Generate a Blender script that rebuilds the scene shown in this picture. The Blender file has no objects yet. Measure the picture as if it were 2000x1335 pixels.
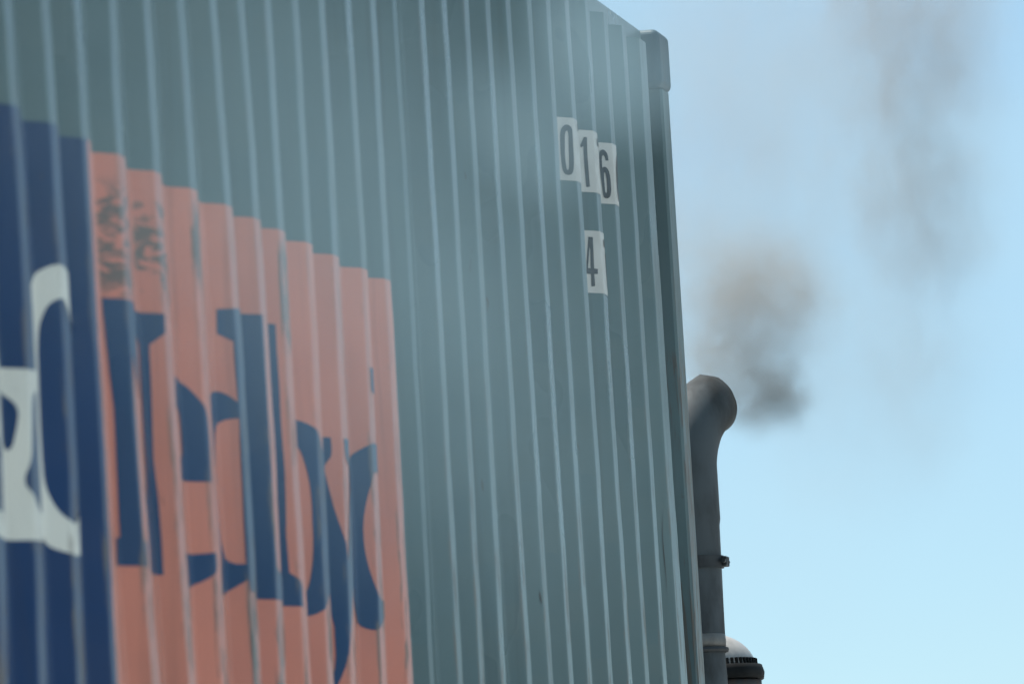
import bpy, bmesh, math, random
from mathutils import Matrix, Vector
from mathutils.geometry import delaunay_2d_cdt
SC = bpy.context.scene
COL = SC.collection

# ------------------------------------------------------------------ camera
# world: x runs along the container side (away from the viewer), y = 0 is the plane of its outer ribs, z up
CAM = Vector((0.0, -3.5778, 1.2))
right = Vector((0.19105495, -0.9797693, -0.05958297))
up = Vector((-0.08845719, -0.07763973, 0.99304954))
fwd = Vector((0.97758546, 0.18445649, 0.10150109))
cam_data = bpy.data.cameras.new('camera')
cam = bpy.data.objects.new('camera', cam_data)
COL.objects.link(cam)
m = Matrix((right, up, -fwd)).transposed().to_4x4()
m.translation = CAM
cam.matrix_world = m
cam_data.sensor_width = 36.0
cam_data.lens = 280.0
cam_data.clip_start = 0.5
cam_data.clip_end = 20000.0
cam_data.dof.use_dof = True
cam_data.dof.focus_distance = 21.9
cam_data.dof.aperture_fstop = 6.6
SC.camera = cam

# ------------------------------------------------------------------ light
SUN_EL, SUN_AZ = math.radians(66), math.radians(62)      # azimuth from +x towards +y: the sun stands behind the container
world = bpy.data.worlds.new('World')
SC.world = world
world.use_nodes = True
nt = world.node_tree
sky = nt.nodes.new('ShaderNodeTexSky')
sky.sky_type = 'NISHITA'
sky.sun_disc = False
sky.sun_elevation = SUN_EL
sky.sun_rotation = math.pi / 2 - SUN_AZ
sky.air_density = 0.8
sky.dust_density = 0.0
sky.ozone_density = 4.0
bg = nt.nodes['Background']
bg.inputs['Strength'].default_value = 0.072
tint = nt.nodes.new('ShaderNodeMix')                      # the camera's cool white balance, the same in every direction
tint.data_type = 'RGBA'
tint.blend_type = 'MULTIPLY'
tint.inputs[0].default_value = 1.0
tint.inputs[7].default_value = (0.95, 1.03, 0.99, 1.0)
nt.links.new(sky.outputs[0], tint.inputs[6])
haze = nt.nodes.new('ShaderNodeMix')                      # thin even high cloud over the whole sky
haze.data_type = 'RGBA'
cl_tc = nt.nodes.new('ShaderNodeTexCoord')
cl_map = nt.nodes.new('ShaderNodeMapping')
cl_map.inputs['Scale'].default_value = (1.0, 1.0, 1.6)
nt.links.new(cl_tc.outputs['Generated'], cl_map.inputs['Vector'])
cl = nt.nodes.new('ShaderNodeTexNoise')
cl.inputs['Scale'].default_value = 16.0
cl.inputs['Detail'].default_value = 4.0
nt.links.new(cl_map.outputs[0], cl.inputs['Vector'])
cl_fac = nt.nodes.new('ShaderNodeMapRange')
cl_fac.inputs['From Min'].default_value = 0.3
cl_fac.inputs['From Max'].default_value = 0.7
cl_fac.inputs['To Min'].default_value = 0.26
cl_fac.inputs['To Max'].default_value = 0.62
nt.links.new(cl.outputs['Fac'], cl_fac.inputs['Value'])
nt.links.new(cl_fac.outputs[0], haze.inputs[0])
haze.inputs[7].default_value = (4.0, 5.75, 6.75, 1.0)
nt.links.new(tint.outputs[2], haze.inputs[6])
nt.links.new(haze.outputs[2], bg.inputs['Color'])
sun_data = bpy.data.lights.new('sun', 'SUN')
sun_data.energy = 4.2
sun_data.angle = math.radians(0.6)
sun_data.color = (1.0, 0.95, 0.88)
sun = bpy.data.objects.new('sun', sun_data)
COL.objects.link(sun)
sdir = Vector((math.cos(SUN_EL) * math.cos(SUN_AZ), math.cos(SUN_EL) * math.sin(SUN_AZ), math.sin(SUN_EL)))
sun.rotation_euler = sdir.to_track_quat('Z', 'Y').to_euler()
SC.view_settings.view_transform = 'Standard'
SC.view_settings.look = 'None'
SC.view_settings.gamma = 1.0
SC.view_settings.exposure = 0.9
SC.cycles.volume_step_rate = 1.0
SC.cycles.use_adaptive_sampling = True
SC.cycles.adaptive_threshold = 0.03
SC.cycles.volume_bounces = 0
SC.cycles.max_bounces = 5
SC.cycles.diffuse_bounces = 3
SC.cycles.glossy_bounces = 2

# ------------------------------------------------------------------ helpers
def put(o, parent=None, **props):
    COL.objects.link(o)
    if parent is not None:
        o.parent = parent
        o.matrix_parent_inverse = parent.matrix_world.inverted()
    for k, v in props.items():
        o[k] = v
    return o

def empty(name, loc, **props):
    o = bpy.data.objects.new(name, None)
    o.empty_display_size = 0.2
    o.location = loc
    put(o, None, **props)
    bpy.context.view_layer.update()
    return o

def from_bm(name, bm, mat, parent=None, smooth=False, **props):
    me = bpy.data.meshes.new(name)
    bm.to_mesh(me)
    bm.free()
    me.materials.append(mat)
    for p in me.polygons:
        p.use_smooth = smooth
    return put(bpy.data.objects.new(name, me), parent, **props)

def box(bm, x0, x1, y0, y1, z0, z1):
    vs = [bm.verts.new((x, y, z)) for x in (x0, x1) for y in (y0, y1) for z in (z0, z1)]
    for f in ((0, 1, 3, 2), (4, 6, 7, 5), (0, 4, 5, 1), (2, 3, 7, 6), (0, 2, 6, 4), (1, 5, 7, 3)):
        bm.faces.new([vs[i] for i in f])

def bevel_all(bm, w, seg=2):
    bmesh.ops.recalc_face_normals(bm, faces=bm.faces)
    bmesh.ops.bevel(bm, geom=list(bm.edges), offset=w, segments=seg, affect='EDGES', profile=0.5, clamp_overlap=True)

def lathe(bm, prof, origin, axis=(0, 0, 1), n=48, close=True):
    """prof: (radius, height) pairs along the axis"""
    q = Vector((0, 0, 1)).rotation_difference(Vector(axis).normalized()).to_matrix()
    o = Vector(origin)
    rings = []
    for r, h in prof:
        rings.append([bm.verts.new(o + q @ Vector((r * math.cos(2 * math.pi * i / n), r * math.sin(2 * math.pi * i / n), h))) for i in range(n)])
    for a, b in zip(rings, rings[1:]):
        for i in range(n):
            j = (i + 1) % n
            bm.faces.new((a[i], a[j], b[j], b[i]))
    if close:
        bm.faces.new(list(reversed(rings[0])))
        bm.faces.new(rings[-1])

def sweep(bm, path, radii, n=40):
    path = [Vector(p) for p in path]
    ref = Vector((0, 1, 0))
    rings = []
    for i, p in enumerate(path):
        t = (path[min(i + 1, len(path) - 1)] - path[max(i - 1, 0)]).normalized()
        a = (ref - t * ref.dot(t)).normalized()
        b = t.cross(a)
        rings.append([bm.verts.new(p + (a * math.cos(2 * math.pi * j / n) + b * math.sin(2 * math.pi * j / n)) * radii[i]) for j in range(n)])
    for a, b in zip(rings, rings[1:]):
        for j in range(n):
            k = (j + 1) % n
            bm.faces.new((a[j], a[k], b[k], b[j]))
    return rings

class Nodes:
    """tiny helper round a material node tree"""
    def __init__(self, name):
        self.mat = bpy.data.materials.new(name)
        self.mat.use_nodes = True
        self.t = self.mat.node_tree
        self.bsdf = self.t.nodes['Principled BSDF']
        self.out = self.t.nodes['Material Output']
        self.tc = self.t.nodes.new('ShaderNodeTexCoord')
        self.obj = self.tc.outputs['Object']
        self._xyz = None
    def link(self, a, b):
        self.t.links.new(a, b)
    def set(self, sock, v):
        if hasattr(v, 'is_linked') or isinstance(v, bpy.types.NodeSocket):
            self.link(v, sock)
        else:
            sock.default_value = v
    def math(self, op, a, b=0.0, c=0.0, clamp=False):
        n = self.t.nodes.new('ShaderNodeMath')
        n.operation = op
        n.use_clamp = clamp
        self.set(n.inputs[0], a)
        self.set(n.inputs[1], b)
        self.set(n.inputs[2], c)
        return n.outputs[0]
    def xyz(self):
        if self._xyz is None:
            n = self.t.nodes.new('ShaderNodeSeparateXYZ')
            self.link(self.obj, n.inputs[0])
            self._xyz = n.outputs
        return self._xyz
    def noise(self, scale=(1, 1, 1), freq=1.0, detail=4.0, rough=0.55, offset=(0, 0, 0), dist=0.0):
        mp = self.t.nodes.new('ShaderNodeMapping')
        mp.inputs['Scale'].default_value = scale
        mp.inputs['Location'].default_value = offset
        self.link(self.obj, mp.inputs['Vector'])
        n = self.t.nodes.new('ShaderNodeTexNoise')
        n.inputs['Scale'].default_value = freq
        n.inputs['Detail'].default_value = detail
        n.inputs['Roughness'].default_value = rough
        n.inputs['Distortion'].default_value = dist
        self.link(mp.outputs[0], n.inputs['Vector'])
        return n.outputs['Fac']
    def ramp(self, v, a, b, x=0.0, y=1.0, smooth=True):
        n = self.t.nodes.new('ShaderNodeMapRange')
        n.interpolation_type = 'SMOOTHSTEP' if smooth else 'LINEAR'
        n.clamp = True
        self.set(n.inputs['Value'], v)
        n.inputs['From Min'].default_value = a
        n.inputs['From Max'].default_value = b
        n.inputs['To Min'].default_value = x
        n.inputs['To Max'].default_value = y
        return n.outputs['Result']
    def mix(self, fac, a, b):
        n = self.t.nodes.new('ShaderNodeMix')
        n.data_type = 'RGBA'
        self.set(n.inputs[0], fac)
        self.set(n.inputs[6], a if hasattr(a, 'is_linked') else (*a, 1.0))
        self.set(n.inputs[7], b if hasattr(b, 'is_linked') else (*b, 1.0))
        return n.outputs[2]
    def bump(self, h, strength, dist=0.01):
        n = self.t.nodes.new('ShaderNodeBump')
        n.inputs['Strength'].default_value = strength
        n.inputs['Distance'].default_value = dist
        self.link(h, n.inputs['Height'])
        self.link(n.outputs[0], self.bsdf.inputs['Normal'])
    def window(self, v, a, b, soft):
        """1 between a and b, fading over soft"""
        return self.math('MULTIPLY', self.ramp(v, a - soft, a + soft), self.ramp(v, b - soft, b + soft, 1.0, 0.0))

def painted_steel(name, colour, rough=0.30, scuffs=(), scuff_colour=(0.075, 0.10, 0.09), wear=1.0, face_scale=(11.0, 11.0, 27.0)):
    """weathered paint on pressed steel: blotches, streaks down the sheet, rubbed ribs, and scraped places
    given as (x0, x1, z0, z1, threshold, ribs_only)"""
    n = Nodes(name)
    x, y, z = n.xyz()
    blot = n.noise((1.3, 1.0, 0.9), 1.6, 3.0)
    streak = n.noise((26.0, 10.0, 0.55), 1.0, 3.0, offset=(3.1, 0, 0))
    c1 = tuple(v * 0.88 + 0.002 for v in colour)
    c2 = tuple(min(1, v * 1.05 + 0.003) for v in colour)
    col = n.mix(n.ramp(blot, 0.32, 0.68), c1, c2)
    dirt = n.math('MULTIPLY', n.ramp(streak, 0.5, 0.72), 0.45 * wear)
    col = n.mix(dirt, col, tuple(v * 0.55 + 0.016 for v in colour))
    # ribs (outermost 4 mm) are rubbed bare in short lengths
    rib = n.ramp(y, 0.0005, 0.006, 1.0, 0.0)
    rub_n = n.noise((34.0, 30.0, 5.0), 1.0, 4.0, 0.65, offset=(0, 0, 7.7))
    low = n.ramp(z, 2.25, 3.3, 1.0, 0.25)
    rub = n.math('MULTIPLY', n.math('MULTIPLY', n.ramp(rub_n, 0.53, 0.60), rib), n.math('MULTIPLY', low, 0.8 * wear))
    col = n.mix(rub, col, (0.16, 0.145, 0.125))
    rust_n = n.noise((20.0, 20.0, 6.0), 1.0, 4.0, 0.6, offset=(11, 4, 2))
    rust = n.math('MULTIPLY', n.ramp(rust_n, 0.71, 0.75), 0.75 * wear)
    col = n.mix(rust, col, (0.07, 0.04, 0.025))
    g_rib = n.noise((50.0, 60.0, 9.0), 1.0, 3.0, 0.6, offset=(3.3, 1, 2)) if scuffs else None
    g_face = n.noise(face_scale, 1.0, 5.0, 0.68, offset=(5.7, 2, 1.3), dist=1.1) if scuffs else None
    for i, (x0, x1, z0, z1, th, ribs) in enumerate(scuffs):
        w = n.math('MULTIPLY', n.window(x, x0, x1, 0.012), n.window(z, z0, z1, 0.03))
        if ribs:
            g = g_rib
            w = n.math('MULTIPLY', w, rib)
        else:
            g = g_face
        w = n.math('MULTIPLY', w, n.ramp(g, th, th + 0.1))
        col = n.mix(n.math('MULTIPLY', w, 0.85), col, scuff_colour)
    n.link(col, n.bsdf.inputs['Base Color'])
    r = n.ramp(blot, 0.3, 0.7, rough - 0.05, rough + 0.08)
    r = n.math('ADD', r, n.math('MULTIPLY', n.math('ADD', rub, rust), 0.3))
    n.link(r, n.bsdf.inputs['Roughness'])
    n.bsdf.inputs['Specular IOR Level'].default_value = 0.25
    wob = n.noise((2.2, 2.2, 1.1), 1.6, 1.0, 0.5, offset=(5, 5, 5))
    n.bump(wob, 0.12, 0.02)
    return n.mat

def simple(name, colour, rough=0.5, metal=0.0, var=0.25, freq=14.0, scale=(1, 1, 1), colour2=None, bump=0.0, th=(0.4, 0.7)):
    n = Nodes(name)
    f = n.noise(scale, freq, 5.0, 0.6)
    c2 = colour2 or tuple(v * (1 - var) for v in colour)
    n.link(n.mix(n.ramp(f, *th), colour, c2), n.bsdf.inputs['Base Color'])
    n.link(n.ramp(f, 0.3, 0.7, max(0.05, rough - 0.08), min(1.0, rough + 0.12)), n.bsdf.inputs['Roughness'])
    n.bsdf.inputs['Metallic'].default_value = metal
    if bump:
        n.bump(f, bump, 0.004)
    return n.mat

TEAL = (0.096, 0.152, 0.157)
M_wall = painted_steel('teal_grey_paint', TEAL)
M_post = painted_steel('teal_grey_paint_dirty', (0.100, 0.155, 0.162), 0.45,
                       scuffs=((21.38, 21.55, 1.4, 3.35, 0.50, False), (21.38, 21.55, 1.4, 3.4, 0.47, True)), scuff_colour=(0.10, 0.085, 0.070), wear=1.2, face_scale=(40.0, 40.0, 3.0))
M_cast = painted_steel('teal_grey_cast_steel', (0.065, 0.105, 0.122), 0.55, wear=0.5)
M_blue = painted_steel('deep_blue_paint', (0.003, 0.034, 0.115), 0.34)
M_orange = painted_steel('orange_paint', (0.585, 0.215, 0.15), 0.34, scuffs=(
    (14.89, 15.02, 2.91, 3.115, 0.445, False), (15.19, 15.33, 2.905, 3.12, 0.465, False),
    (15.55, 15.65, 2.99, 3.15, 0.40, True), (16.36, 16.45, 2.93, 3.15, 0.40, True),
    (15.88, 15.97, 2.10, 2.36, 0.42, True), (16.12, 16.23, 2.1, 2.36, 0.47, True), (15.28, 15.38, 2.1, 2.4, 0.5, True),
    (15.58, 15.68, 2.1, 2.4, 0.5, True)))
M_letter = painted_steel('blue_letter_paint', (0.008, 0.046, 0.125), 0.34)
M_white = painted_steel('white_letter_paint', (0.70, 0.70, 0.62), 0.4, wear=0.6)
M_sticker = simple('white_vinyl', (0.47, 0.475, 0.44), 0.5, var=0.12)
M_digit = simple('black_vinyl', (0.035, 0.045, 0.05), 0.5)
M_roof = simple('roof_steel', (0.17, 0.22, 0.235), 0.5)

# ------------------------------------------------------------------ ground
gn = Nodes('concrete')
gf = gn.noise((1, 1, 1), 0.4, 6.0)
gg = gn.noise((1, 1, 1), 40.0, 3.0)
gc = gn.mix(gn.ramp(gf, 0.35, 0.65), (0.31, 0.31, 0.295), (0.40, 0.395, 0.375))
gc = gn.mix(gn.math('MULTIPLY', gn.ramp(gg, 0.4, 0.7), 0.4), gc, (0.45, 0.44, 0.42))
gn.link(gc, gn.bsdf.inputs['Base Color'])
gn.bsdf.inputs['Roughness'].default_value = 0.85
gn.bump(gg, 0.3, 0.01)
bm = bmesh.new()
bmesh.ops.create_grid(bm, x_segments=1, y_segments=1, size=6000)
from_bm('ground', bm, gn.mat, kind='structure')

# ------------------------------------------------------------------ side wall surface
# centre line of each outer rib at three heights (x, z): the sheets are knocked about, so the ribs are not quite straight
ST = [[[14.151, 3.347], [14.176, 2.74], [14.138, 2.137]], [[14.437, 3.385], [14.458, 2.765], [14.425, 2.151]], [[14.693, 3.418], [14.706, 2.787], [14.707, 2.165]], [[14.984, 3.456], [14.983, 2.812], [15.021, 2.18]], [[15.277, 3.494], [15.296, 2.84], [15.335, 2.196]], [[15.58, 3.533], [15.604, 2.867], [15.625, 2.21]], [[15.872, 3.571], [15.924, 2.896], [15.925, 2.224]], [[16.14, 3.606], [16.183, 2.919], [16.167, 2.236]], [[16.401, 3.64], [16.403, 2.938], [16.412, 2.248]], [[16.676, 3.676], [16.671, 2.962], [16.638, 2.259]], [[16.956, 3.712], [16.937, 2.986], [16.875, 2.27]], [[17.241, 3.749], [17.24, 3.013], [17.196, 2.286]], [[17.514, 3.785], [17.495, 3.035], [17.483, 2.3]], [[17.796, 3.821], [17.796, 3.062], [17.773, 2.314]], [[18.081, 3.858], [18.082, 3.087], [18.067, 2.328]], [[18.359, 3.894], [18.352, 3.111], [18.332, 2.341]], [[18.632, 3.93], [18.618, 3.135], [18.599, 2.354]], [[18.91, 3.966], [18.914, 3.161], [18.927, 2.37]], [[19.182, 4.001], [19.192, 3.186], [19.21, 2.384]], [[19.468, 4.038], [19.474, 3.211], [19.489, 2.397]], [[19.734, 4.073], [19.728, 3.234], [19.745, 2.41]], [[20.007, 4.109], [20.033, 3.261], [20.046, 2.424]], [[20.303, 4.147], [20.309, 3.285], [20.333, 2.438]], [[20.576, 4.182], [20.573, 3.309], [20.589, 2.451]], [[20.849, 4.22], [20.852, 3.334], [20.866, 2.464]], [[21.131, 4.257], [21.134, 3.359], [21.168, 2.479]]]
K0, K1 = -16, 25
DEP = 0.036
ZB, ZT = 1.50, 4.186

def rib_x(k, z):
    kk = max(k, 0)
    (x0, z0), (x1, z1), (x2, z2) = ST[kk]
    zc = min(max(z, 2.0), 4.3)
    l0 = (zc - z1) * (zc - z2) / ((z0 - z1) * (z0 - z2))
    l1 = (zc - z0) * (zc - z2) / ((z1 - z0) * (z1 - z2))
    l2 = (zc - z0) * (zc - z1) / ((z2 - z0) * (z2 - z1))
    knock = 0.0022 * math.sin(z * 9.0 + k * 2.1) + 0.0018 * math.sin(z * 19.0 + k * 3.7) + 0.0015 * math.sin(z * 31.0 + k * 5.3)
    return x0 * l0 + x1 * l1 + x2 * l2 - 0.278 * (kk - k) + knock

# profile across one rib: offset from the rib centre, depth behind the outer plane (bends slightly rounded)
PROF = [(-0.092, DEP), (-0.0865, DEP * 0.975), (-0.079, DEP * 0.88), (-0.039, DEP * 0.12), (-0.0325, DEP * 0.025), (-0.027, 0.0),
        (0.027, 0.0), (0.0325, DEP * 0.025), (0.039, DEP * 0.12), (0.079, DEP * 0.88), (0.0865, DEP * 0.975), (0.092, DEP)]
WIDE = {25: 0.022}                                     # extra half width of the last flat beside the corner post
def prof(k):
    e = WIDE.get(k, 0.0)
    p = [(d - e if d < 0 else d + e, y) for d, y in PROF]
    if k == 13:                                        # a lapped seam: this rib's face is turned a little and stands lower
        p = [(d, y + (0.011 - 0.11 * d if y < 0.01 else 0.0)) if abs(d) < 0.036 else (d, y) for d, y in p]
    return p

ROWS = [ZB + (ZT - ZB) * i / 34 for i in range(35)]

def make_sheet(k0, k1, first, last):
    """one welded sheet of the side, ribs k0..k1"""
    bm = bmesh.new()
    grid = []
    for z in ROWS:
        row = []
        if first:
            row.append((9.50, DEP))
        elif k0 > K0:
            row.append(((rib_x(k0 - 1, z) + rib_x(k0, z)) / 2, DEP))
        for k in range(k0, k1 + 1):
            c = rib_x(k, z)
            row += [(c + d, y) for d, y in prof(k)]
        row.append((21.405, DEP) if last else ((rib_x(k1, z) + rib_x(k1 + 1, z)) / 2, DEP))
        grid.append([bm.verts.new((x, y, z)) for x, y in row])
    grid.append([bm.verts.new((v.co.x, 0.07, ZT + 0.002)) for v in grid[-1]])
    for a, b in zip(grid, grid[1:]):
        for i in range(len(a) - 1):
            bm.faces.new((a[i], a[i + 1], b[i + 1], b[i]))
    return bm

# straightened coordinate w: rib k sits at w = k, offsets near a rib are kept, the hollow between is stretched
HALF = 0.12
def to_w(x, z):
    k = K0
    lo, hi = K0, K1
    while lo < hi:
        mid = (lo + hi + 1) // 2
        if rib_x(mid, z) <= x:
            lo = mid
        else:
            hi = mid - 1
    a = rib_x(lo, z)
    b = rib_x(lo + 1, z) if lo < K1 else a + 0.278
    d = x - a
    if d <= HALF:
        return lo + d
    if b - x <= HALF:
        return lo + 1 - (b - x)
    return lo + HALF + (d - HALF) / (b - a - 2 * HALF) * (1 - 2 * HALF)
def from_w(w, z):
    k = math.floor(w)
    fr = w - k
    a, b = rib_x(k, z), (rib_x(k + 1, z) if k < K1 else rib_x(k, z) + 0.278)
    if fr <= HALF:
        x, kk, d = a + fr, k, fr
    elif fr >= 1 - HALF:
        x, kk, d = b - (1 - fr), k + 1, fr - 1
    else:
        return a + HALF + (fr - HALF) / (1 - 2 * HALF) * (b - a - 2 * HALF), DEP
    p = prof(kk) if kk <= K1 else PROF
    if d <= p[0][0] or d >= p[-1][0]:
        return x, DEP
    for (d0, y0), (d1, y1) in zip(p, p[1:]):
        if d0 <= d <= d1:
            return x, y0 + (y1 - y0) * (d - d0) / (d1 - d0)
    return x, DEP

def chaikin(pts, n=2):
    """round a closed outline; points carrying a third value stay sharp"""
    for _ in range(n):
        out = []
        for i, p in enumerate(pts):
            a, b = pts[i - 1], pts[(i + 1) % len(pts)]
            if len(p) > 2:
                out.append(p)
            else:
                out.append((p[0] * 0.75 + a[0] * 0.25, p[1] * 0.75 + a[1] * 0.25))
                out.append((p[0] * 0.75 + b[0] * 0.25, p[1] * 0.75 + b[1] * 0.25))
        pts = out
    return [p[:2] for p in pts]

def inside(p, polys):
    c = False
    for poly in polys:
        for i in range(len(poly)):
            (x0, y0), (x1, y1) = poly[i - 1], poly[i]
            if (y0 > p[1]) != (y1 > p[1]) and p[0] < (x1 - x0) * (p[1] - y0) / (y1 - y0) + x0:
                c = not c
    return c

def flat_fill(polys):
    vs, es = [], []
    for poly in polys:
        o = len(vs)
        vs += [Vector(p) for p in poly]
        es += [(o + i, o + (i + 1) % len(poly)) for i in range(len(poly))]
    v2, _, f2, *_ = delaunay_2d_cdt(vs, es, [], 0, 1e-6)
    tris = [f for f in f2 if inside((sum(v2[i].x for i in f) / 3, sum(v2[i].y for i in f) / 3), polys)]
    return v2, tris

def draped(name, polys, mat, parent, lift, **props):
    """a coat of paint or vinyl lying on the corrugated side: outlines in (x, z) on the wall"""
    v2, tris = flat_fill(polys)
    bm = bmesh.new()
    bv = [bm.verts.new((v.x, 0, v.y)) for v in v2]
    for f in tris:
        bm.faces.new([bv[i] for i in f])
    z0, z1 = min(v.y for v in v2), max(v.y for v in v2)
    for z in ROWS:
        if z0 < z < z1:
            bmesh.ops.bisect_plane(bm, geom=bm.verts[:] + bm.edges[:] + bm.faces[:], plane_co=(0, 0, z), plane_no=(0, 0, 1), dist=1e-6)
    for v in bm.verts:
        v.co.x = to_w(v.co.x, v.co.z)
    w0, w1 = min(v.co.x for v in bm.verts), max(v.co.x for v in bm.verts)
    cuts = []
    for k in range(math.floor(w0) - 1, math.ceil(w1) + 2):
        cuts += [k + d for d, _ in prof(k)] + [k + HALF, k - HALF]
    for w in sorted(cuts):
        if w0 < w < w1:
            bmesh.ops.bisect_plane(bm, geom=bm.verts[:] + bm.edges[:] + bm.faces[:], plane_co=(w, 0, 0), plane_no=(1, 0, 0), dist=1e-6)
    for v in bm.verts:
        x, y = from_w(v.co.x, v.co.z)
        v.co.x, v.co.y = x, y - lift
    loose = [v for v in bm.verts if not v.link_faces]
    bmesh.ops.delete(bm, geom=loose, context='VERTS')
    bm.normal_update()
    for f in bm.faces:
        if f.normal.y > 0:
            f.normal_flip()
    return from_bm(name, bm, mat, parent, **props)

# ------------------------------------------------------------------ the container
CX0, CX1 = 21.54 - 12.192, 21.54
box_root = empty('shipping_container', ((CX0 + CX1) / 2, 1.213, 1.35), label='teal grey corrugated shipping container with blue and orange lettered panels', category='container')
sheets = [(-16, -13), (-12, -9), (-8, -5), (-4, -1), (0, 2), (3, 6), (7, 9), (10, 13), (14, 17), (18, 21), (22, 25)]
for a, b in sheets:
    from_bm('wall_sheet', make_sheet(a, b, a == K0, b == K1), M_wall, box_root)

# top and bottom rails
bm = bmesh.new(); box(bm, CX0 + 0.178, CX1 - 0.180, 0.042, 0.102, 4.187, 4.246); bevel_all(bm, 0.006)
from_bm('top_rail', bm, M_wall, box_root)
bm = bmesh.new(); box(bm, CX0 + 0.178, CX1 - 0.180, 0.002, 0.05, 1.352, 1.499); bevel_all(bm, 0.006)
from_bm('bottom_rail', bm, M_wall, box_root)
# roof with shallow corrugations across
bm = bmesh.new()
prev = None
x = CX0 + 0.12
while x < CX1 - 0.12:
    for dx, dz in ((0, 0.0), (0.075, 0.0), (0.09, -0.012), (0.165, -0.012)):
        cur = [bm.verts.new((x + dx, yy, 4.238 + dz)) for yy in (0.10, 2.33)]
        if prev:
            bm.faces.new((prev[0], cur[0], cur[1], prev[1]))
        prev = cur
    x += 0.18
from_bm('roof', bm, M_roof, box_root)
# far side, front end, door end, floor
bm = bmesh.new(); box(bm, CX0 + 0.1, CX1 - 0.1, 2.36, 2.42, 1.352, 4.245); from_bm('far_side', bm, M_wall, box_root)
bm = bmesh.new(); box(bm, CX1 - 0.10, CX1 - 0.06, 0.17, 2.27, 1.352, 4.236)
for i in range(8):
    box(bm, CX1 - 0.062, CX1 - 0.02, 0.24 + i * 0.255, 0.34 + i * 0.255, 1.50, 4.10)
from_bm('front_end', bm, M_wall, box_root)
bm = bmesh.new(); box(bm, CX0 + 0.04, CX0 + 0.09, 0.17, 1.21, 1.46, 4.10); from_bm('door', bm, M_wall, box_root)
bm = bmesh.new(); box(bm, CX0 + 0.04, CX0 + 0.09, 1.214, 2.27, 1.46, 4.10); from_bm('door', bm, M_wall, box_root)
bm = bmesh.new(); box(bm, CX0 + 0.02, CX1 - 0.02, 0.06, 2.35, 1.36, 1.42); from_bm('floor_deck', bm, M_roof, box_root)

def prism(name, plan, z0, z1, mat, bev=0.0):
    bm = bmesh.new()
    lo = [bm.verts.new((x, y, z0)) for x, y in plan]
    hi = [bm.verts.new((x, y, z1)) for x, y in plan]
    n = len(plan)
    for i in range(n):
        bm.faces.new((lo[i], lo[(i + 1) % n], hi[(i + 1) % n], hi[i]))
    bm.faces.new(list(reversed(lo)))
    bm.faces.new(hi)
    bmesh.ops.recalc_face_normals(bm, faces=bm.faces)
    return from_bm(name, bm, mat, box_root)
# corner posts: a folded section whose near face steps out from the panel and whose outer face is a narrow lip
post = [(21.402, 0.20), (21.398, 0.036), (21.401, 0.007), (21.408, 0.0), (21.507, 0.0), (21.516, 0.003), (21.520, 0.012), (21.522, 0.20)]
prism('corner_post', post, 1.512, 4.086, M_post)
prism('corner_post', [(CX0 + CX1 - x, y) for x, y in post], 1.512, 4.086, M_post)

def make_casting():
    bm = bmesh.new()
    box(bm, -0.089, 0.089, 0.0, 0.162, -0.081, 0.081)
    bevel_all(bm, 0.021, 5)
    me = bpy.data.meshes.new('corner_casting')
    bm.to_mesh(me); bm.free()
    me.materials.append(M_cast)
    return me
cast_me = make_casting()
for px, pz in ((CX1 - 0.089, 4.168), (CX0 + 0.089, 4.168), (CX1 - 0.089, 1.431), (CX0 + 0.089, 1.431)):
    o = bpy.data.objects.new('corner_casting', cast_me)
    o.location = (px, -0.006, pz)
    put(o, box_root)

# ------------------------------------------------------------------ painted panels and letters
def edge_at(k, off, z):
    return rib_x(k, z) + off
PT = 3.1785
zs = [1.62 + (PT - 1.62) * i / 12 for i in range(13)]
mid_edge = [(edge_at(2, 0.002, z), z) for z in zs]
blue_poly = [(11.55, PT), (11.55, 1.62)] + mid_edge
orange_poly = list(reversed(mid_edge)) + [(edge_at(12, 0.045, z), z) for z in zs]
blue = draped('painted_panel', [blue_poly], M_blue, box_root, 0.0012, label='deep blue painted panel')
orange = draped('painted_panel', [orange_poly], M_orange, box_root, 0.0012, label='faded orange painted panel')

S = 1
L_N = [[(14.893, 2.895), (15.005, 2.895), (15.185, 2.52), (15.185, 2.833), (15.15, 2.858), (15.15, 2.895), (15.266, 2.895), (15.266, 2.858), (15.228, 2.832), (15.230, 2.70), (15.234, 2.6), (15.248, 2.378), (15.19, 2.378), (14.97, 2.80), (14.974, 2.6), (14.985, 2.43), (15.01, 2.425), (15.01, 2.377), (14.905, 2.377), (14.908, 2.430), (14.922, 2.432), (14.914, 2.6), (14.906, 2.775)]]
L_e = [chaikin([(15.60, 2.584, S), (15.603, 2.65), (15.598, 2.715), (15.567, 2.746), (15.545, 2.768), (15.523, 2.783), (15.49, 2.792), (15.44, 2.789), (15.39, 2.755), (15.36, 2.68), (15.350, 2.58), (15.36, 2.48), (15.39, 2.405), (15.44, 2.373), (15.50, 2.367), (15.54, 2.376), (15.585, 2.394), (15.610, 2.416, S), (15.602, 2.443, S), (15.54, 2.437), (15.49, 2.437), (15.45, 2.46), (15.432, 2.52), (15.43, 2.584, S)]),
       chaikin([(15.435, 2.63), (15.44, 2.69), (15.47, 2.738), (15.505, 2.72), (15.51, 2.66), (15.508, 2.628)])]
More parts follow.
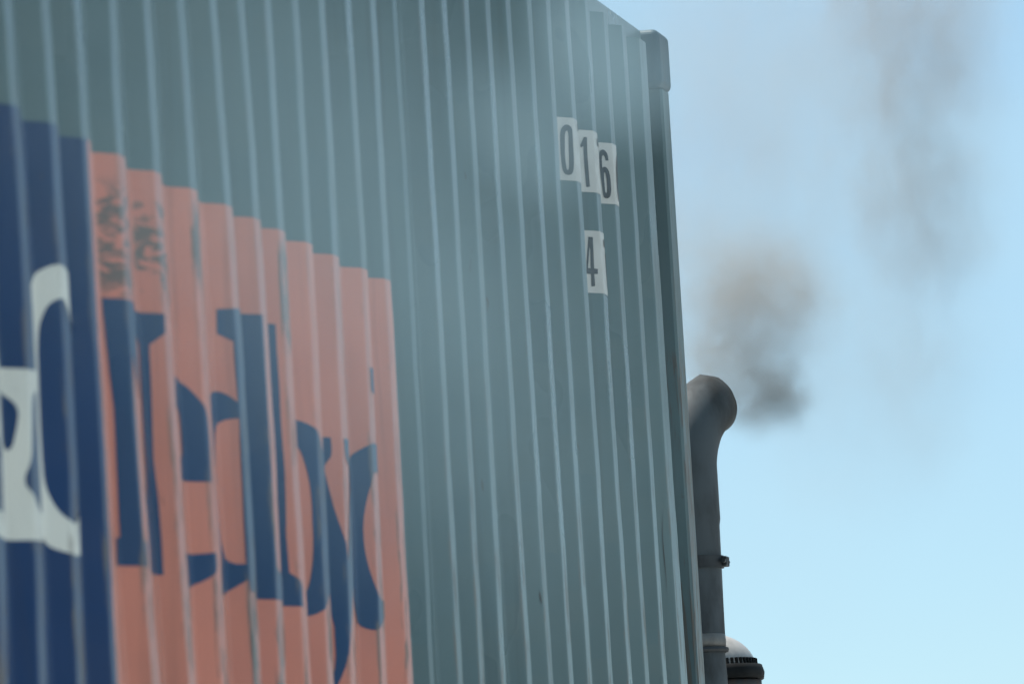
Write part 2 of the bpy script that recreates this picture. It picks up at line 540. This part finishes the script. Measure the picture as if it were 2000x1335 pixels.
L_d = [chaikin([(15.988, 2.972, S), (15.850, 2.961, S), (15.852, 2.911, S), (15.890, 2.896, S), (15.891, 2.770, S), (15.86, 2.790), (15.828, 2.792), (15.78, 2.778), (15.735, 2.72), (15.713, 2.62), (15.713, 2.52), (15.73, 2.435), (15.77, 2.386), (15.81, 2.372), (15.837, 2.377), (15.893, 2.406, S), (15.9, 2.382, S), (15.988, 2.382, S)]),
       chaikin([(15.892, 2.737, S), (15.892, 2.438, S), (15.862, 2.437), (15.838, 2.450), (15.805, 2.49), (15.793, 2.60), (15.805, 2.69), (15.827, 2.721), (15.864, 2.736)])]
L_l1 = [[(16.163, 2.976), (16.03, 2.965), (16.03, 2.915), (16.065, 2.90), (16.067, 2.43), (16.03, 2.425), (16.03, 2.379), (16.215, 2.379), (16.215, 2.425), (16.162, 2.45), (16.160, 2.74)]]
L_l2 = [[(16.347, 2.975), (16.235, 2.965), (16.235, 2.915), (16.262, 2.90), (16.262, 2.43), (16.235, 2.425), (16.235, 2.378), (16.400, 2.378), (16.398, 2.423), (16.354, 2.449), (16.351, 2.66)]]
L_o = [chaikin([(16.55, 2.797), (16.594, 2.790), (16.614, 2.783), (16.632, 2.774), (16.67, 2.75), (16.70, 2.70), (16.715, 2.62), (16.712, 2.52), (16.69, 2.45), (16.66, 2.41), (16.634, 2.394), (16.614, 2.384), (16.59, 2.373), (16.555, 2.366), (16.51, 2.38), (16.47, 2.43), (16.448, 2.51), (16.447, 2.63), (16.47, 2.72), (16.505, 2.775)]),
       chaikin([(16.56, 2.745), (16.58, 2.735), (16.59, 2.72), (16.599, 2.683), (16.606, 2.627), (16.601, 2.534), (16.59, 2.478), (16.577, 2.43), (16.56, 2.413), (16.54, 2.43), (16.525, 2.5), (16.52, 2.6), (16.53, 2.70)])]
L_y = [chaikin([(16.73, 2.775, S), (16.866, 2.775, S), (16.864, 2.735), (16.845, 2.718), (16.838, 2.705), (16.842, 2.675), (16.856, 2.596), (16.884, 2.50, S), (16.95, 2.69), (16.955, 2.715), (16.915, 2.735), (16.912, 2.775, S), (17.05, 2.775, S), (17.045, 2.74), (17.025, 2.72), (16.905, 2.42), (16.868, 2.35), (16.849, 2.320), (16.830, 2.278), (16.806, 2.235), (16.765, 2.185), (16.72, 2.185), (16.70, 2.215), (16.72, 2.25), (16.76, 2.235), (16.80, 2.25), (16.815, 2.361, S), (16.808, 2.41), (16.765, 2.70), (16.735, 2.74)])]
L_d2 = [chaikin([(17.395, 2.975, S), (17.236, 2.958, S), (17.236, 2.905, S), (17.295, 2.895, S), (17.295, 2.772, S), (17.248, 2.790), (17.2, 2.786), (17.162, 2.770), (17.132, 2.752), (17.095, 2.71), (17.07, 2.62), (17.07, 2.52), (17.085, 2.43), (17.113, 2.382), (17.149, 2.369), (17.172, 2.371), (17.226, 2.398), (17.30, 2.42, S), (17.30, 2.378, S), (17.395, 2.378, S)]),
        chaikin([(17.295, 2.70, S), (17.25, 2.725), (17.213, 2.724), (17.19, 2.705), (17.172, 2.655), (17.159, 2.597), (17.157, 2.532), (17.169, 2.482), (17.182, 2.448), (17.233, 2.432), (17.295, 2.46, S)])]
L_O = [chaikin([(14.435, 2.914), (14.394, 2.904), (14.34, 2.868), (14.29, 2.80), (14.258, 2.71), (14.25, 2.62), (14.263, 2.52), (14.30, 2.435), (14.345, 2.384), (14.386, 2.368), (14.44, 2.362), (14.50, 2.374), (14.55, 2.42), (14.59, 2.50), (14.612, 2.60), (14.61, 2.70), (14.59, 2.79), (14.55, 2.86), (14.49, 2.905)]),
       chaikin([(14.44, 2.852), (14.40, 2.838), (14.384, 2.81), (14.374, 2.784), (14.366, 2.735), (14.355, 2.62), (14.357, 2.52), (14.374, 2.466), (14.390, 2.440), (14.411, 2.426), (14.45, 2.422), (14.485, 2.45), (14.505, 2.53), (14.515, 2.64), (14.505, 2.75), (14.485, 2.82)])]
L_amp = [chaikin([(14.207, 2.69, S), (14.207, 2.655, S), (14.165, 2.645), (14.15, 2.57), (14.136, 2.523), (14.114, 2.478), (14.140, 2.455), (14.175, 2.43), (14.21, 2.415, S), (14.21, 2.375, S), (14.05, 2.371, S), (14.02, 2.40), (13.95, 2.365), (13.85, 2.36), (13.75, 2.39), (13.70, 2.47), (13.71, 2.55), (13.77, 2.61), (13.82, 2.64), (13.76, 2.72), (13.76, 2.81), (13.80, 2.88), (13.87, 2.912), (13.95, 2.90), (14.0, 2.85), (14.0, 2.78), (13.97, 2.73), (13.94, 2.687, S)]),
         chaikin([(14.06, 2.652), (14.118, 2.624), (14.107, 2.577), (14.092, 2.530), (14.059, 2.554), (14.0, 2.62), (13.99, 2.65)]),
         chaikin([(13.84, 2.74), (13.83, 2.81), (13.87, 2.86), (13.92, 2.85), (13.93, 2.79), (13.89, 2.72)]),
         chaikin([(13.80, 2.46), (13.80, 2.53), (13.86, 2.58), (13.94, 2.50), (13.98, 2.44), (13.93, 2.41), (13.85, 2.41)])]
for nm, polys in (('N', L_N), ('e', L_e), ('d', L_d), ('l', L_l1), ('l', L_l2), ('o', L_o), ('y', L_y), ('d', L_d2)):
    draped('letter', polys, M_letter, orange, 0.0026, label='dark blue painted letter ' + nm)
draped('letter', L_O, M_white, blue, 0.0026, label='white painted capital letter O')
draped('letter', L_amp, M_white, blue, 0.0026, label='white painted ampersand sign')

# ------------------------------------------------------------------ number stickers
D0 = [chaikin([(19.9416, 3.7989), (19.9461, 3.8109), (19.956, 3.8194), (19.967, 3.8199), (19.9769, 3.8126), (19.9793, 3.7968), (19.98, 3.7677), (19.9816, 3.7303), (19.9796, 3.7052), (19.9739, 3.6924), (19.962, 3.6893), (19.9516, 3.6921), (19.9453, 3.7034), (19.943, 3.7283), (19.9415, 3.7656)], 1),
      chaikin([(19.9535, 3.7946), (19.9589, 3.8041), (19.9646, 3.8044), (19.969, 3.7955), (19.9687, 3.7671), (19.9692, 3.7296), (19.9676, 3.7087), (19.9625, 3.7023), (19.9583, 3.7041), (19.955, 3.7144), (19.9524, 3.737), (19.9531, 3.7705)], 1)]
D1 = [[(20.2264, 3.798), (20.2337, 3.811), (20.2384, 3.8198), (20.2477, 3.8203), (20.2472, 3.7695), (20.2474, 3.69), (20.2365, 3.6887), (20.2358, 3.7351), (20.2359, 3.7816), (20.2363, 3.7964), (20.2285, 3.7918)]]
D6 = [chaikin([(20.4999, 3.8074), (20.5036, 3.8153), (20.5126, 3.8188), (20.5212, 3.8149), (20.5267, 3.8045), (20.5265, 3.7896, S), (20.5174, 3.789, S), (20.5165, 3.7997), (20.5114, 3.8037), (20.5067, 3.7992), (20.5043, 3.7691, S), (20.5115, 3.7729), (20.5194, 3.7698), (20.5251, 3.7573), (20.5256, 3.7316), (20.5244, 3.7058), (20.5205, 3.6929), (20.5107, 3.6868), (20.5011, 3.6898), (20.4985, 3.700), (20.496, 3.756)], 1),
      chaikin([(20.5054, 3.752), (20.5106, 3.7587), (20.5139, 3.7546), (20.5155, 3.7397), (20.5139, 3.7096), (20.5102, 3.7018), (20.5046, 3.704), (20.5036, 3.7177)], 1)]
D4 = [[(20.236, 3.5587), (20.2494, 3.5584), (20.2493, 3.4763), (20.2599, 3.4758), (20.2604, 3.4628), (20.2493, 3.4623), (20.2519, 3.4309), (20.2405, 3.4295), (20.2398, 3.4619), (20.2255, 3.4615), (20.2255, 3.4755)],
      [(20.2305, 3.4770), (20.2388, 3.4762), (20.2396, 3.5243), (20.2373, 3.5326)]]
for ring in (D0[1], D6[1]):
    cx = sum(q[0] for q in ring) / len(ring)
    ring[:] = [(cx + (q[0] - cx) * 0.72, q[1]) for q in ring]
def sticker(x0, x1, z0, z1, digit, extra, word):
    st = draped('number_sticker', [[(x0, z0), (x1, z0), (x1, z1), (x0, z1)]], M_sticker, box_root, 0.0014, label='white number sticker with a black ' + word)
    draped('digit', digit, M_digit, st, 0.0028)
    for e in extra:
        draped('mark', [e], M_digit, st, 0.0028)
sticker(19.925, 20.075, 3.676, 3.8385, D0, [[(20.032, 3.812), (20.056, 3.812), (20.056, 3.829), (20.032, 3.829)]], 'zero')
sticker(20.205, 20.362, 3.676, 3.8385, D1, [[(20.312, 3.803), (20.345, 3.803), (20.345, 3.823), (20.310, 3.823)]], 'one')
sticker(20.475, 20.632, 3.674, 3.8370, D6, [[(20.612, 3.815), (20.596, 3.806), (20.580, 3.771), (20.574, 3.719), (20.588, 3.687), (20.604, 3.690), (20.590, 3.721), (20.598, 3.773), (20.612, 3.800)]], 'six')
sticker(20.205, 20.364, 3.413, 3.5755, D4, [[(20.318, 3.538), (20.345, 3.538), (20.345, 3.558), (20.318, 3.558)], [(20.332, 3.43), (20.343, 3.43), (20.345, 3.522), (20.334, 3.522)]], 'four')

# scratches in the paint near the corner post
M_scratch = simple('bare_scratch', (0.045, 0.036, 0.03), 0.7)
draped('scratch', [[(21.0700, 2.905), (21.0715, 2.83), (21.0735, 2.775), (21.0765, 2.725), (21.0785, 2.66), (21.0755, 2.725), (21.0712, 2.775), (21.0700, 2.83)]], M_scratch, box_root, 0.0014)
draped('scratch', [[(19.158, 2.575), (19.163, 2.562), (19.166, 2.538), (19.160, 2.552)]], M_scratch, box_root, 0.0014)

# ------------------------------------------------------------------ exhaust stack
M_pipe = simple('sooty_steel', (0.045, 0.059, 0.067), 0.75, 0.0, freq=9.0, scale=(1, 1, 0.5), colour2=(0.020, 0.025, 0.027), bump=0.25)
M_clamp = simple('clamp_steel', (0.025, 0.03, 0.033), 0.6, 0.2)
M_band = simple('bright_band', (0.16, 0.16, 0.15), 0.6, 0.4, freq=20.0)
M_rust = simple('rusty_steel', (0.022, 0.022, 0.022), 0.7, 0.1, freq=22.0, colour2=(0.050, 0.030, 0.022), bump=0.2)
M_dome = simple('dull_alloy', (0.46, 0.44, 0.41), 0.5, 0.35, freq=9.0, colour2=(0.28, 0.28, 0.27))
M_rim = simple('black_rim', (0.008, 0.010, 0.011), 0.8)
M_rim.node_tree.nodes['Principled BSDF'].inputs['Specular IOR Level'].default_value = 0.15

PX, PY, PR = 22.05, 0.102, 0.080
stack = empty('exhaust_stack', (PX, PY, 1.0), label='dark sooty exhaust stack with a bent tip rising beyond the container corner', category='exhaust pipe')
bm = bmesh.new()
path, rad = [], []
for z, dy, r in ((2.570, 0.004, PR), (2.70, 0.003, PR), (2.80, 0.0015, PR), (2.93, 0.0, PR), (2.945, 0.0, PR + 0.003), (3.02, 0.0, PR + 0.003), (3.075, 0.0, PR + 0.003)):
    path.append((PX, PY + dy, z)); rad.append(r)
RB = 0.21
hx, hy = 0.93, -0.36
for i in range(1, 15):
    a = math.radians(70) * i / 14
    h = RB * (1 - math.cos(a))
    path.append((PX + hx * h, PY + hy * h, 3.086 + RB * math.sin(a))); rad.append(PR + 0.002 + 0.009 * i / 14)
rings = sweep(bm, path, rad)
# the tip is welded up from flat-sided pieces: flatten its crown and outer shoulder
for v in bm.verts:
    if v.co.z > 3.2:
        for ny, nz, py, pz in ((-0.237, 0.971, 0.0295, 3.357), (-0.957, 0.289, -0.021, 3.322), (0.62, 0.785, 0.080, 3.356)):
            over = (v.co.y - py) * ny + (v.co.z - pz) * nz
            if over > 0:
                v.co.y -= ny * over
                v.co.z -= nz * over
# rolled lip and inner wall of the mouth
t = (Vector(path[-1]) - Vector(path[-2])).normalized()
c = Vector(path[-1])
inner = [bm.verts.new(c + (v.co - c) * 0.93) for v in rings[-1]]
deep = [bm.verts.new(c + (v.co - c) * 0.90 - t * 0.07) for v in rings[-1]]
for A, B in ((rings[-1], inner), (inner, deep)):
    for i in range(40):
        j = (i + 1) % 40
        bm.faces.new((A[i], A[j], B[j], B[i]))
bm.faces.new(deep)
bmesh.ops.recalc_face_normals(bm, faces=bm.faces)
from_bm('pipe', bm, M_pipe, stack, smooth=True)
# clamp with a bolt lug on the visible side
bm = bmesh.new()
lathe(bm, [(PR + 0.0005, 2.808), (PR + 0.006, 2.808), (PR + 0.006, 2.842), (PR + 0.0005, 2.842)], (PX, PY, 0), close=False)
clamp = from_bm('clamp', bm, M_clamp, stack)
bm = bmesh.new()
box(bm, PX - 0.020, PX + 0.004, PY - PR - 0.018, PY - PR - 0.002, 2.811, 2.839)
box(bm, PX + 0.010, PX + 0.030, PY - PR - 0.018, PY - PR - 0.001, 2.811, 2.839)
bevel_all(bm, 0.003)
lathe(bm, [(0.006, -0.04), (0.006, 0.045)], (PX, PY - PR - 0.011, 2.825), (1, 0, 0), 16)
from_bm('bolt_lug', bm, M_clamp, clamp)
bm = bmesh.new()
lathe(bm, [(PR - 0.004, 2.584), (PR + 0.0015, 2.586), (PR + 0.003, 2.600), (PR + 0.0015, 2.622), (PR - 0.006, 2.624)], (PX, PY + 0.005, 0), close=False)
from_bm('bright_band', bm, M_band, stack, smooth=True)
bm = bmesh.new()
lathe(bm, [(PR - 0.004, 2.572), (PR + 0.008, 2.572), (PR + 0.010, 2.578), (PR + 0.008, 2.584), (PR - 0.004, 2.5845)], (PX, PY + 0.005, 0), close=False)
from_bm('flange', bm, M_clamp, stack)
bm = bmesh.new()
lathe(bm, [(PR, 2.36), (PR + 0.001, 2.50), (PR - 0.001, 2.573)], (PX, PY + 0.006, 0), close=False)
from_bm('lower_pipe', bm, M_pipe, stack, smooth=True)
bm = bmesh.new()
lathe(bm, [(0.12, 1.0), (0.135, 1.03), (0.135, 2.32), (0.12, 2.37), (PR + 0.002, 2.39)], (PX + 0.02, PY + 0.02, 0))
from_bm('muffler', bm, M_rust, stack, smooth=True)

# ------------------------------------------------------------------ air cleaner with a domed cap behind the stack
AX, AY, AZ = 22.42, 0.150, 2.526
tilt = Vector((0.03, 0.07, 1.0)).normalized()
air = empty('air_cleaner', (AX, AY, 1.0), label='domed silver cap with a black rim low behind the exhaust stack', category='air cleaner')
bm = bmesh.new()
lathe(bm, [(0.148 * math.cos(a), 0.012 + 0.112 * math.sin(a)) for a in [math.radians(d) for d in range(0, 90, 6)]] + [(0.004, 0.1243)], (AX, AY, AZ), tilt, 64)
from_bm('dome', bm, M_dome, air, smooth=True)
bm = bmesh.new()
lathe(bm, [(0.142, -0.026), (0.166, -0.024), (0.170, -0.006), (0.165, 0.015), (0.152, 0.017), (0.145, 0.010)], (AX, AY, AZ), tilt, 64, close=False)
rim = from_bm('rim', bm, M_rim, air, smooth=True)
q = Vector((0, 0, 1)).rotation_difference(tilt).to_matrix()
bm = bmesh.new()
for i in range(60):                                     # raised ribs round the foot of the dome
    a = 2 * math.pi * i / 60
    cpos = Vector((AX, AY, AZ)) + q @ Vector((0.1475 * math.cos(a), 0.1475 * math.sin(a), 0.022))
    rr = q @ Matrix.Rotation(a, 3, 'Z')
    vs = [bm.verts.new(cpos + rr @ Vector((sx * 0.006, sy * 0.003, sz * 0.012))) for sx in (-1, 1) for sy in (-1, 1) for sz in (-1, 1)]
    for f in ((0, 1, 3, 2), (4, 6, 7, 5), (0, 4, 5, 1), (2, 3, 7, 6), (0, 2, 6, 4), (1, 5, 7, 3)):
        bm.faces.new([vs[k] for k in f])
from_bm('grip_ribs', bm, M_rim, air, kind='stuff')
bm = bmesh.new()
lathe(bm, [(0.150, -0.060), (0.158, -0.055), (0.158, -0.030), (0.142, -0.0265)], (AX, AY, AZ), tilt, 64, close=False)
from_bm('collar', bm, M_rust, air, smooth=True)
bm = bmesh.new()
lathe(bm, [(0.140, -1.45), (0.144, -1.40), (0.144, -0.065), (0.149, -0.0605)], (AX, AY, AZ), (0, 0, 1), 64)
from_bm('canister', bm, M_rim, air, smooth=True)

# ------------------------------------------------------------------ smoke
def smoke(name, centre, size, density, colour, aniso, fields, step, freq, thr, label=None, dist=0.0, detail=4.0, shell='ball', stretch=1.0):
    """a lumpy closed shell filled with uneven smoke. fields: blobs (cx, cy, cz, rx, ry, rz, weight) in world space"""
    bm = bmesh.new()
    if shell == 'box':
        box(bm, -1, 1, -1, 1, -1, 1)
    else:
        bmesh.ops.create_icosphere(bm, subdivisions=3, radius=1.0)
    for v in bm.verts:
        v.co = Vector(centre) + Vector((v.co.x * size[0], v.co.y * size[1], v.co.z * size[2]))
    n = Nodes(name + '_volume')
    n.t.nodes.remove(n.bsdf)
    total = None
    pos = n.obj
    if dist:
        warp = n.t.nodes.new('ShaderNodeTexNoise')
        warp.inputs['Scale'].default_value = freq * 0.7
        warp.inputs['Detail'].default_value = 3.0
        n.link(n.obj, warp.inputs['Vector'])
        wv = n.t.nodes.new('ShaderNodeVectorMath'); wv.operation = 'MULTIPLY_ADD'
        n.link(warp.outputs['Color'], wv.inputs[0])
        wv.inputs[1].default_value = (dist, dist, dist)
        off = n.t.nodes.new('ShaderNodeVectorMath'); off.operation = 'ADD'
        n.link(n.obj, off.inputs[0]); off.inputs[1].default_value = (-dist / 2,) * 3
        n.link(off.outputs[0], wv.inputs[2])
        pos = wv.outputs[0]
    for cx, cy, cz, rx, ry, rz, w in fields:
        mp = n.t.nodes.new('ShaderNodeVectorMath'); mp.operation = 'SUBTRACT'
        n.link(pos, mp.inputs[0]); mp.inputs[1].default_value = (cx, cy, cz)
        sc = n.t.nodes.new('ShaderNodeVectorMath'); sc.operation = 'DIVIDE'
        n.link(mp.outputs[0], sc.inputs[0]); sc.inputs[1].default_value = (rx, ry, rz)
        ln = n.t.nodes.new('ShaderNodeVectorMath'); ln.operation = 'LENGTH'
        n.link(sc.outputs[0], ln.inputs[0])
        f = n.ramp(ln.outputs['Value'], 0.25, 1.0, w, 0.0)
        total = f if total is None else n.math('MAXIMUM', total, f)
    nz = n.t.nodes.new('ShaderNodeTexNoise')
    nz.inputs['Scale'].default_value = freq
    nz.inputs['Detail'].default_value = detail
    nz.inputs['Roughness'].default_value = 0.55
    st = n.t.nodes.new('ShaderNodeVectorMath'); st.operation = 'MULTIPLY'
    n.link(pos, st.inputs[0]); st.inputs[1].default_value = (1.0, 1.0, stretch)
    n.link(st.outputs[0], nz.inputs['Vector'])
    dn = n.math('MULTIPLY', total, n.ramp(nz.outputs['Fac'], thr[0], thr[1], thr[2], 1.0))
    vol = n.t.nodes.new('ShaderNodeVolumePrincipled')
    vol.inputs['Color'].default_value = (*colour, 1)
    vol.inputs['Anisotropy'].default_value = aniso
    n.link(n.math('MULTIPLY', dn, density), vol.inputs['Density'])
    n.link(vol.outputs[0], n.out.inputs['Volume'])
    n.mat.cycles.volume_step_rate = step
    props = dict(kind='stuff')
    if label:
        props.update(label=label, category='smoke')
    return from_bm(name, bm, n.mat, None, **props)

# fresh grey brown puff leaving the mouth of the stack
smoke('exhaust_smoke', (22.26, -0.05, 3.53), (0.44, 0.52, 0.54), 5.0, (0.61, 0.555, 0.475), 0.2,
      [(22.24, -0.10, 3.31, 0.20, 0.19, 0.16, 1.5), (22.26, -0.03, 3.44, 0.24, 0.26, 0.24, 1.0), (22.26, -0.08, 3.58, 0.28, 0.30, 0.26, 0.85), (22.26, 0.08, 3.62, 0.22, 0.24, 0.36, 0.34)],
      0.8, 10.0, (0.28, 0.60, 0.28), 'grey brown smoke puff leaving the tip of the exhaust stack', 0.13, 3.0)
# older smoke rising in a tall thin plume, with a wide thin remainder round it
smoke('drifting_smoke', (22.75, -0.36, 4.0), (0.75, 0.85, 1.45), 2.5, (0.61, 0.57, 0.51), 0.2,
      [(22.75, -0.49, 4.42, 0.42, 0.38, 0.72, 0.95), (22.75, -0.50, 3.92, 0.36, 0.32, 0.52, 0.78), (22.75, -0.47, 3.45, 0.30, 0.26, 0.55, 0.32), (22.75, -0.05, 4.1, 0.7, 0.62, 1.0, 0.26), (22.75, -0.3, 3.5, 0.6, 0.5, 0.7, 0.18)],
      1.0, 9.0, (0.30, 0.62, 0.18), 'thin grey smoke plume drifting high right of the container', 0.20, 3.0, stretch=0.5)
# pale veil blown back along the container side, out in the light
smoke('smoke_veil', (12.95, -0.75, 3.1), (4.65, 0.25, 1.3), 0.42, (0.56, 0.81, 0.93), 0.1,
      [(16.25, -0.75, 3.47, 0.9, 0.16, 0.24, 1.75), (15.3, -0.75, 3.20, 0.8, 0.15, 0.2, 0.9), (14.4, -0.75, 2.76, 0.9, 0.2, 0.3, 0.45), (13.6, -0.75, 2.72, 3.0, 2.0, 0.84, 0.27)],
      1.5, 1.2, (0.25, 0.75, 0.6), 'pale smoke veil drifting across the upper container side', 0.0, 2.0, shell='box')
